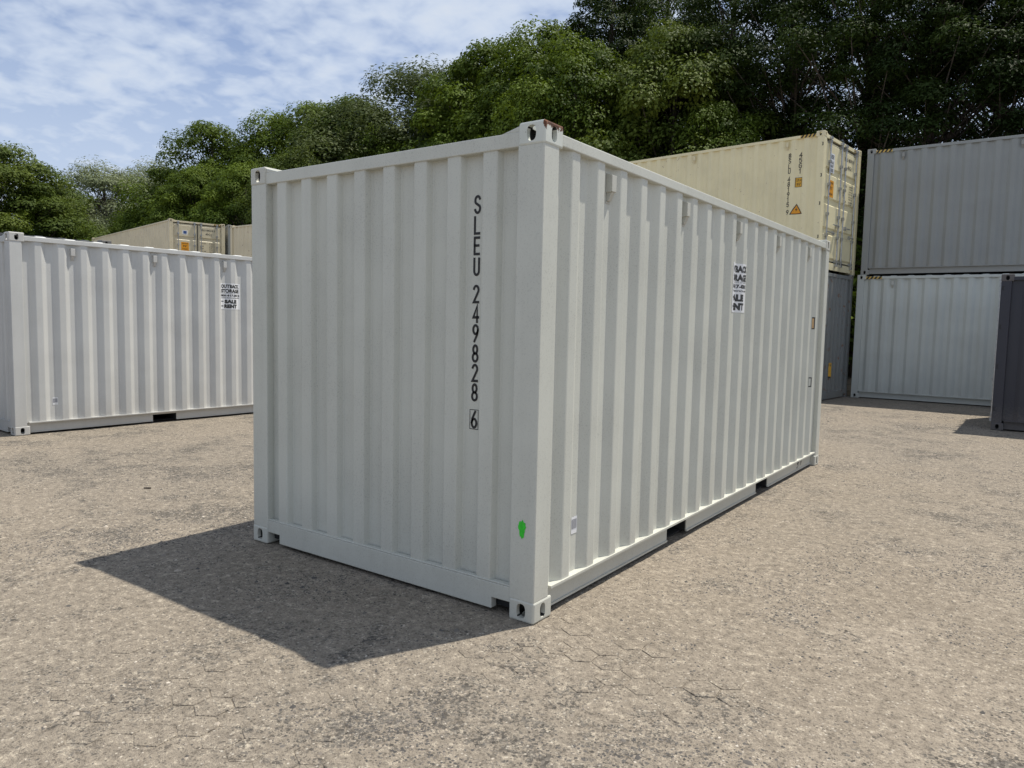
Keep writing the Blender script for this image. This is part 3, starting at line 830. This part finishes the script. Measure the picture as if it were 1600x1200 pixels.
# ------------------------------------------------------------------ loose stones
CLUSTERS = [(1.08, 0.95), (0.87, 0.37), (1.76, 1.27), (0.88, 1.87), (-3.55, -0.96), (-3.16, -0.53), (-4.72, 1.11), (1.34, 2.61), (0.62, 4.79), (1.41, 6.55), (-0.37, 10.8), (0.56, 11.2), (-1.15, 12.0), (0.32, -1.14), (0.98, -0.73), (-0.05, -1.25), (1.95, 2.59), (0.79, 1.21), (-1.4, -0.35)]   # drifts of dark loose stone
def build_gravel():
    rng = np.random.default_rng(4)
    n = 200000
    # scatter in a fan around the viewpoint, denser where the dark aggregate lies
    r = 1.6 + 16 * rng.random(n) ** 1.35; a = yaw + math.pi / 2 + rng.uniform(-.72, .72, n)
    x = CAM[0] + r * np.cos(a); y = CAM[1] + r * np.sin(a)
    dn = fbm(x, y, 0.55, 4, 21.0) * 0.6 + fbm(x, y, 2.2, 4, 4.0) * 0.4
    cl = np.array(CLUSTERS); pick = rng.integers(0, len(cl), 30000); g = rng.normal(size=(30000, 2)) * (np.array([.30, .16]) * (0.5 + .12 * np.hypot(cl[pick, 0] - CAM[0], cl[pick, 1] - CAM[1]))[:, None])
    gx = cl[pick, 0] + g[:, 0] * math.cos(.62) - g[:, 1] * math.sin(.62); gy = cl[pick, 1] + g[:, 0] * math.sin(.62) + g[:, 1] * math.cos(.62)
    keep = rng.random(n) < np.clip((dn - 0.45) * 7, 0.10, 1)
    keep &= ~((x > -2.45) & (x < 0.0) & (y > 0.0) & (y < 6.06))
    x, y = x[keep], y[keep]; n0 = len(x)
    ok = ~((gx > -2.45) & (gx < 0.0) & (gy > 0.0) & (gy < 6.06)) & (fbm(gx, gy, 3.0, 3, 6.0) > .44)
    x = np.concatenate([x, gx[ok]]); y = np.concatenate([y, gy[ok]]); n = len(x)
    s = (0.0022 + 0.006 * rng.random(n) ** 2.5 + 0.012 * (rng.random(n) > .992) * rng.random(n)) * (1 + np.hypot(x - CAM[0], y - CAM[1]) * .03)
    z = ground_z(x, y)
    base = np.array([(1, 0, 0), (.3, .9, 0), (-.8, .6, 0), (-.7, -.7, 0), (.4, -.9, 0), (0.05, 0, .75), (.35, .1, .7)])
    th = rng.uniform(0, 6.28, n); c, sn = np.cos(th), np.sin(th)
    jit = 1 + rng.uniform(-.3, .3, (n, len(base), 3))
    v = base[None] * jit * s[:, None, None] * np.stack([rng.uniform(.7, 1.3, n), np.ones(n), rng.uniform(.5, 1.0, n)], -1)[:, None, :]
    vx = v[..., 0] * c[:, None] - v[..., 1] * sn[:, None] + x[:, None]
    vy = v[..., 0] * sn[:, None] + v[..., 1] * c[:, None] + y[:, None]
    vz = v[..., 2] + z[:, None] - 0.0008
    co = np.stack([vx, vy, vz], -1).reshape(-1, 3)
    tri = np.array([(0, 1, 6), (1, 5, 6), (1, 2, 5), (2, 3, 5), (3, 4, 5), (4, 6, 5), (4, 0, 6)])
    q = (tri[None] + (np.arange(n) * len(base))[:, None, None]).reshape(-1, 3)
    me = quad_mesh('gravel', co, q)
    at = me.attributes.new('tone', 'FLOAT', 'POINT')
    at.data.foreach_set('value', np.repeat(np.where(np.arange(n) < n0, rng.random(n), rng.random(n) ** 1.4 * .85), len(base)).astype(np.float32))
    m, T = newmat('loose_stone')
    t = T.n('ShaderNodeAttribute', attribute_name='tone').outputs['Fac']
    rp = T.n('ShaderNodeValToRGB', ins={0: t}); e = rp.color_ramp.elements
    e[0].position = 0; e[0].color = (.07, .066, .062, 1); e[1].position = 1; e[1].color = (.52, .47, .40, 1)
    for pos, cl in ((.5, (.12, .11, .10, 1)), (.8, (.27, .23, .185, 1)), (.97, (.38, .33, .27, 1))):
        k = e.new(pos); k.color = cl
    finish(T, principled(T, rp.outputs[0], .9, 0, spec=.2))
    me.materials.append(m)
    return me
tag(link('gravel', build_gravel()), 'loose grey and tan stones scattered over the sandy yard', kind='stuff', cat='gravel')

# a scrap of dark wood on the sand
b = MB(); b.prism([(-.034, -.006), (-.012, -.010), (.022, -.009), (.036, -.001), (.026, .008), (-.004, .010), (-.032, .006)], 'z', -.006, .009)
tag(link('wood_scrap', b.mesh('wood_scrap', [plain('dark_wood', (.045, .035, .028), .85, 0, .4, 40)], .004), None, (-4.56, 0.36, 0), R(36)), 'dark splinter of wood lying on the sand left of the nearest container', 'wood')

# ------------------------------------------------------------------ trees
def leaf_material(name, c1, c2, trans, gloss=.65):
    m, T = newmat(name)
    t = T.n('ShaderNodeAttribute', attribute_name='tone').outputs['Fac']
    rnd = T.n('ShaderNodeObjectInfo').outputs['Random']
    col = T.mix(t, c1, c2)
    col = T.mix(T.ramp(rnd, 0, 1, 0.0, 0.35, False), col, tuple(x * .6 for x in c1))
    b = principled(T, col, gloss, 0, spec=.12)
    tr = T.n('ShaderNodeBsdfTranslucent', ins={'Color': T.mix(.5, col, trans)}).outputs[0]
    mx = T.n('ShaderNodeMixShader', ins={0: .24, 1: b, 2: tr}).outputs[0]
    finish(T, mx)
    return m
LEAF = {
 'maple': leaf_material('maple_leaf', (.034, .062, .009), (.150, .210, .024), (.17, .24, .018)),
 'locust': leaf_material('locust_leaf', (.018, .034, .009), (.052, .082, .018), (.07, .11, .018)),
 'pale': leaf_material('silver_leaf', (.13, .165, .08), (.30, .33, .20), (.20, .23, .10)),
 'sage': leaf_material('sage_leaf', (.060, .085, .03), (.155, .185, .075), (.14, .18, .05)),
 'olive': leaf_material('olive_leaf', (.050, .080, .014), (.150, .190, .034), (.15, .20, .025)),
}
m_, T_ = newmat('bark')
c_ = T_.n('ShaderNodeTexCoord').outputs['Object']
nb = T_.noise(T_.vmul(c_, (6, 6, 1.2)), 2.0, 5, .65)
finish(T_, principled(T_, T_.mix(T_.ramp(nb, .35, .65), (.045, .038, .03), (.12, .10, .085)), .9, 0, nb, .8, .03, .2)); M_BARK = m_

def tree_meshes(seed, kind, h, rad, base, nclump, per, leaf, clump_r, shell=.6, flat=.75):
    rg = random.Random(seed); npr = np.random.default_rng(seed)
    per = int(per * 1.9); leaf *= .82
    tb = MB()
    lean = Vector((rg.uniform(-.4, .4), rg.uniform(-.4, .4), 0))
    tr = h * 0.018 + .06
    def axis_pt(t): return Vector((lean.x * t * t, lean.y * t * t, h * .9 * t)) + Vector((math.sin(t * 5 + seed), math.cos(t * 4 + seed), 0)) * .15 * t
    tb.tube([axis_pt(k / 8) - Vector((0, 0, .3 if k == 0 else 0)) for k in range(9)], [tr * (1.25 if k == 0 else 1.0) * (1 - .1 * k) for k in range(9)], 7)
    # crown outline: half width at relative height u
    lobes = [(rg.uniform(0, 6.28), rg.uniform(.0, 1.0), rg.uniform(.75, 1.15)) for _ in range(7)]
    cs = []
    tries = 0
    while len(cs) < nclump and tries < nclump * 30:
        tries += 1
        u = rg.random() ** .8; a = rg.uniform(0, 2 * math.pi)
        prof = math.sin(math.pi * (0.10 + 0.90 * u) ** .72) ** .62 if u < 1 else 0
        lb = 1.0
        for la, lu, lk in lobes:
            wgt = math.exp(-((math.cos(a - la) - 1) ** 2) * 2 - ((u - lu) * 3) ** 2); lb += (lk - 1) * wgt
        rr = rad * prof * lb * (shell + (1 - shell) * rg.random() ** .5)
        zc = base + (h - base - clump_r * .6) * u
        ax = axis_pt(min(zc / (h * .9), 1))
        p = Vector((ax.x + rr * math.cos(a), ax.y + rr * math.sin(a), zc))
        if any((p - q).length < clump_r * .72 for q, _ in cs): continue
        cs.append((p, clump_r * rg.uniform(.65, 1.25)))
    for i, (p, cr) in enumerate(cs):
        if i % 2 == 0 or kind in ('locust', 'pale'):
            z0 = max(p.z - (Vector((p.x, p.y, 0)).length) * rg.uniform(.5, .9) - .8, base * .55)
            a0 = axis_pt(min(z0 / (h * .9), .95)); mid = a0.lerp(p, .5) + Vector((rg.uniform(-.3, .3), rg.uniform(-.3, .3), rg.uniform(.0, .5)))
            k = .02 + .038 * (1 - z0 / h)
            tb.tube([a0, a0.lerp(mid, .5) + Vector((0, 0, .1)), mid, mid.lerp(p, .6), p], [k * 1.5, k * 1.2, k, k * .7, k * .3], 5)
    trunk = tb.mesh('trunk', [M_BARK], smooth=True)
    # leaves
    C = np.array([list(p) for p, _ in cs]); CR = np.array([r for _, r in cs])
    n = len(cs) * per
    ci = np.repeat(np.arange(len(cs)), per)
    d = npr.normal(size=(n, 3)); d /= np.linalg.norm(d, axis=1)[:, None]
    d[:, 2] = np.where(d[:, 2] < -.35, -d[:, 2] * .6, d[:, 2])
    rr = (0.42 + 0.56 * npr.random(n) ** .38)
    # ragged sprays: push some leaves out along a few twig directions
    ph = npr.uniform(0, 6.28, len(cs))
    rr *= 1 + .10 * np.sin(5 * np.arctan2(d[:, 1], d[:, 0]) + ph[ci]) * np.cos(4 * d[:, 2] + ph[ci])
    pos = C[ci] + d * rr[:, None] * CR[ci][:, None] * np.array([1, 1, flat])
    nrm = d * .85 + np.array([0, 0, .6]) + npr.normal(size=(n, 3)) * .24
    nrm /= np.linalg.norm(nrm, axis=1)[:, None]
    t1 = np.cross(nrm, npr.normal(size=(n, 3))); t1 /= np.linalg.norm(t1, axis=1)[:, None] + 1e-9
    t2 = np.cross(nrm, t1)
    ln = leaf * npr.uniform(.6, 1.35, n)[:, None]; wd = ln * (.62 if kind in ('maple', 'olive') else .42)
    droop = nrm * ln * .18
    v = np.stack([pos - t1 * ln * .5, pos + t2 * wd * .5 + droop * .3, pos + t1 * ln * .5 - droop, pos - t2 * wd * .5 + droop * .3], 1)
    me = quad_mesh('crown', v.reshape(-1, 3), np.arange(n * 4).reshape(n, 4))
    ct = npr.random(len(cs))
    tone = np.clip(.72 * ct[ci] ** 1.2 + .28 * npr.random(n), 0, 1)
    at = me.attributes.new('tone', 'FLOAT', 'POINT'); at.data.foreach_set('value', np.repeat(tone, 4).astype(np.float32))
    me.materials.append(LEAF[kind])
    return trunk, me

PROTO = {
 'mapleA': tree_meshes(1, 'maple', 16, 6.6, 1.4, 140, 380, .23, 1.5),
 'mapleB': tree_meshes(2, 'maple', 15, 6.2, 1.0, 130, 380, .22, 1.4),
 'mapleC': tree_meshes(3, 'olive', 14, 6.0, 1.0, 160, 360, .21, 1.35, .3),
 'paleA': tree_meshes(4, 'pale', 13, 5.8, 1.2, 130, 400, .21, 1.35, .4, .9),
 'paleB': tree_meshes(5, 'sage', 14, 6.0, 1.2, 150, 400, .19, 1.35, .4, .95),
 'locustA': tree_meshes(6, 'locust', 21, 5.8, 6.0, 130, 250, .21, 1.15, .35, .65),
 'locustB': tree_meshes(8, 'locust', 22, 5.4, 6.5, 120, 250, .20, 1.15, .3, .6),
 'locustC': tree_meshes(9, 'locust', 21, 6.4, 3.5, 165, 300, .23, 1.3, .5, .65),
 'shrub': tree_meshes(10, 'maple', 5, 2.6, .3, 34, 260, .20, .85, .5, .8),
}
def plant(proto, x, y, h, label, rot=0.0, wide=1.0, name='broadleaf_tree', cat='tree', group='trees behind the yard'):
    tk, cr = PROTO[proto]
    h0 = {'mapleA': 16, 'mapleB': 15, 'mapleC': 14, 'paleA': 13, 'paleB': 14, 'locustA': 21, 'locustB': 22, 'locustC': 21, 'shrub': 5}[proto]
    s = h / h0
    r = bpy.data.objects.new(name, None); COL.objects.link(r)
    r.location = (x, y, 0); r.rotation_euler = (0, 0, rot); r.scale = (s * wide, s * wide, s)
    link('trunk', tk, r); link('crown', cr, r)
    return tag(r, label, cat, group)
#TREES#
plant('mapleC', -54.4, 16.9, 13.2, 'olive-green rounded tree at the far left edge', 0.54, 1.15)
plant('mapleB', -51.8, 18.3, 10.0, 'low green tree right of the olive-green one at the left edge', 1.49, 0.85)
plant('paleA', -60.9, 27.3, 13.9, 'pale silvery tree above the charcoal container edge', 5.03, 1.15)
plant('paleA', -62.7, 32.6, 15.2, 'second pale silvery tree, just left of the big dark round tree', 3.66, 1.10)
plant('mapleB', -52.7, 21.3, 8.0, 'dark low tree in front of the pale silvery tree', 0.59, 1.00)
plant('mapleB', -52.6, 26.0, 9.6, 'green low tree right above the far cream container', 2.72, 0.85)
plant('mapleA', -41.7, 24.8, 14.1, 'big dark round tree at the left end of the high tree line', 3.01, 0.95)
plant('mapleB', -39.0, 21.6, 10.5, 'bright green lower tree below the big dark round one', 1.00, 0.90)
plant('mapleA', -38.1, 26.5, 14.6, 'dark tree just right of the big dark round tree', 4.61, 0.90)
plant('mapleB', -34.3, 21.6, 10.2, 'leafy green tree behind the left corner of the nearest container', 0.71, 0.90)
plant('mapleA', -34.7, 27.7, 15.0, 'dark tree with a spiky top above the nearest container', 2.46, 0.90)
plant('mapleB', -30.8, 27.5, 14.5, 'bright green tree between the dark trees and the olive silvery one', 3.25, 0.95)
plant('mapleC', -29.2, 21.7, 10.4, 'lower green tree showing above the left half of the top rail', 2.70, 0.85)
plant('paleB', -27.9, 29.0, 16.0, 'tall olive silvery tree above the middle of the top rail', 3.69, 1.25)
plant('mapleA', -26.5, 24.8, 11.9, 'dark green tree in front of the olive silvery one', 4.63, 0.80)
plant('paleB', -24.5, 29.3, 16.1, 'thin silvery tree with sparse twigs beside the tall dark trees', 6.01, 0.80)
plant('mapleB', -20.0, 26.5, 15.6, 'leafy tree with pointed top left of the tallest trees', 1.78, 0.90)
plant('mapleA', -17.4, 25.9, 15.4, 'leafy bright-topped tree behind the near top corner', 4.07, 0.85)
plant('mapleB', -18.8, 23.6, 10.5, 'short green tree behind the near end of the top rail', 4.37, 0.75)
plant('locustC', -13.3, 24.9, 16.7, 'tallest dense dark tree right of the open sky', 1.84, 0.90)
plant('mapleC', -9.7, 23.3, 13.2, 'lighter green feathery tree behind the long top rail', 0.01, 0.80)
plant('locustA', -8.6, 25.9, 17.1, 'tall slender tree with visible branches in the middle of the wood', 6.11, 0.90)
plant('mapleA', -7.0, 21.2, 9.2, 'lower dark tree left of the cream container top', 1.87, 0.70)
plant('locustB', -5.7, 24.8, 16.2, 'tall dark tree above the cream container doors', 1.97, 0.90)
plant('locustA', -3.3, 24.3, 15.5, 'tall dark tree above the mid grey container left end', 5.60, 1.00)
plant('locustB', -1.4, 23.6, 14.8, 'tall dark tree with sky gaps above the mid grey container', 3.67, 1.00)
plant('locustC', 0.4, 24.8, 14.6, 'tall dark tree at the upper right edge', 2.96, 0.95)
plant('locustA', 2.3, 24.8, 14.1, 'tall tree just past the right edge', 4.86, 1.00)
plant('locustB', -12.9, 29.5, 19.3, 'tall tree in the back row above the long top rail', 0.19, 0.90)
plant('mapleB', -13.5, 22.4, 12.7, 'dark tree straight behind the near top corner casting', 4.44, 0.80)
plant('shrub', -45.5, 12.1, 5.9, 'dark shrub filling the foot of the wood behind the containers', 0.57, 1.3, 'shrub', 'shrub', 'shrubs under the trees')
plant('shrub', -49.6, 15.4, 6.7, 'dark shrub filling the foot of the wood behind the containers', 5.85, 1.3, 'shrub', 'shrub', 'shrubs under the trees')
plant('shrub', -46.2, 16.2, 5.5, 'dark shrub filling the foot of the wood behind the containers', 3.96, 1.3, 'shrub', 'shrub', 'shrubs under the trees')
plant('shrub', -43.4, 17.4, 5.7, 'dark shrub filling the foot of the wood behind the containers', 4.66, 1.3, 'shrub', 'shrub', 'shrubs under the trees')
plant('shrub', -44.2, 20.4, 6.8, 'dark shrub filling the foot of the wood behind the containers', 1.37, 1.3, 'shrub', 'shrub', 'shrubs under the trees')
plant('shrub', -39.6, 20.7, 7.1, 'dark shrub filling the foot of the wood behind the containers', 4.13, 1.3, 'shrub', 'shrub', 'shrubs under the trees')
plant('shrub', -36.8, 21.4, 6.7, 'dark shrub filling the foot of the wood behind the containers', 5.15, 1.3, 'shrub', 'shrub', 'shrubs under the trees')
plant('shrub', -32.2, 21.1, 6.1, 'dark shrub filling the foot of the wood behind the containers', 4.76, 1.3, 'shrub', 'shrub', 'shrubs under the trees')
plant('shrub', -29.2, 21.7, 7.2, 'dark shrub filling the foot of the wood behind the containers', 0.64, 1.3, 'shrub', 'shrub', 'shrubs under the trees')
plant('shrub', -26.3, 22.1, 7.1, 'dark shrub filling the foot of the wood behind the containers', 2.47, 1.3, 'shrub', 'shrub', 'shrubs under the trees')
plant('shrub', -23.4, 22.3, 6.2, 'dark shrub filling the foot of the wood behind the containers', 0.92, 1.3, 'shrub', 'shrub', 'shrubs under the trees')
plant('shrub', -19.6, 21.7, 6.7, 'dark shrub filling the foot of the wood behind the containers', 1.83, 1.3, 'shrub', 'shrub', 'shrubs under the trees')
plant('shrub', -16.7, 21.5, 7.2, 'dark shrub filling the foot of the wood behind the containers', 1.73, 1.3, 'shrub', 'shrub', 'shrubs under the trees')
plant('shrub', -14.4, 21.9, 6.4, 'dark shrub filling the foot of the wood behind the containers', 2.51, 1.3, 'shrub', 'shrub', 'shrubs under the trees')
plant('shrub', -12.1, 22.1, 6.5, 'dark shrub filling the foot of the wood behind the containers', 1.23, 1.3, 'shrub', 'shrub', 'shrubs under the trees')
plant('shrub', -10.0, 22.1, 5.5, 'dark shrub filling the foot of the wood behind the containers', 4.69, 1.3, 'shrub', 'shrub', 'shrubs under the trees')
plant('shrub', -7.9, 21.9, 6.9, 'dark shrub filling the foot of the wood behind the containers', 3.56, 1.3, 'shrub', 'shrub', 'shrubs under the trees')
plant('shrub', -6.0, 21.5, 7.3, 'dark shrub filling the foot of the wood behind the containers', 1.29, 1.3, 'shrub', 'shrub', 'shrubs under the trees')
plant('shrub', -1.2, 30.7, 7.1, 'dark shrub filling the foot of the wood behind the containers', 1.06, 1.3, 'shrub', 'shrub', 'shrubs under the trees')
plant('shrub', 0.5, 29.8, 7.4, 'dark shrub filling the foot of the wood behind the containers', 3.92, 1.3, 'shrub', 'shrub', 'shrubs under the trees')
plant('shrub', 2.1, 30.8, 6.5, 'dark shrub filling the foot of the wood behind the containers', 6.10, 1.3, 'shrub', 'shrub', 'shrubs under the trees')
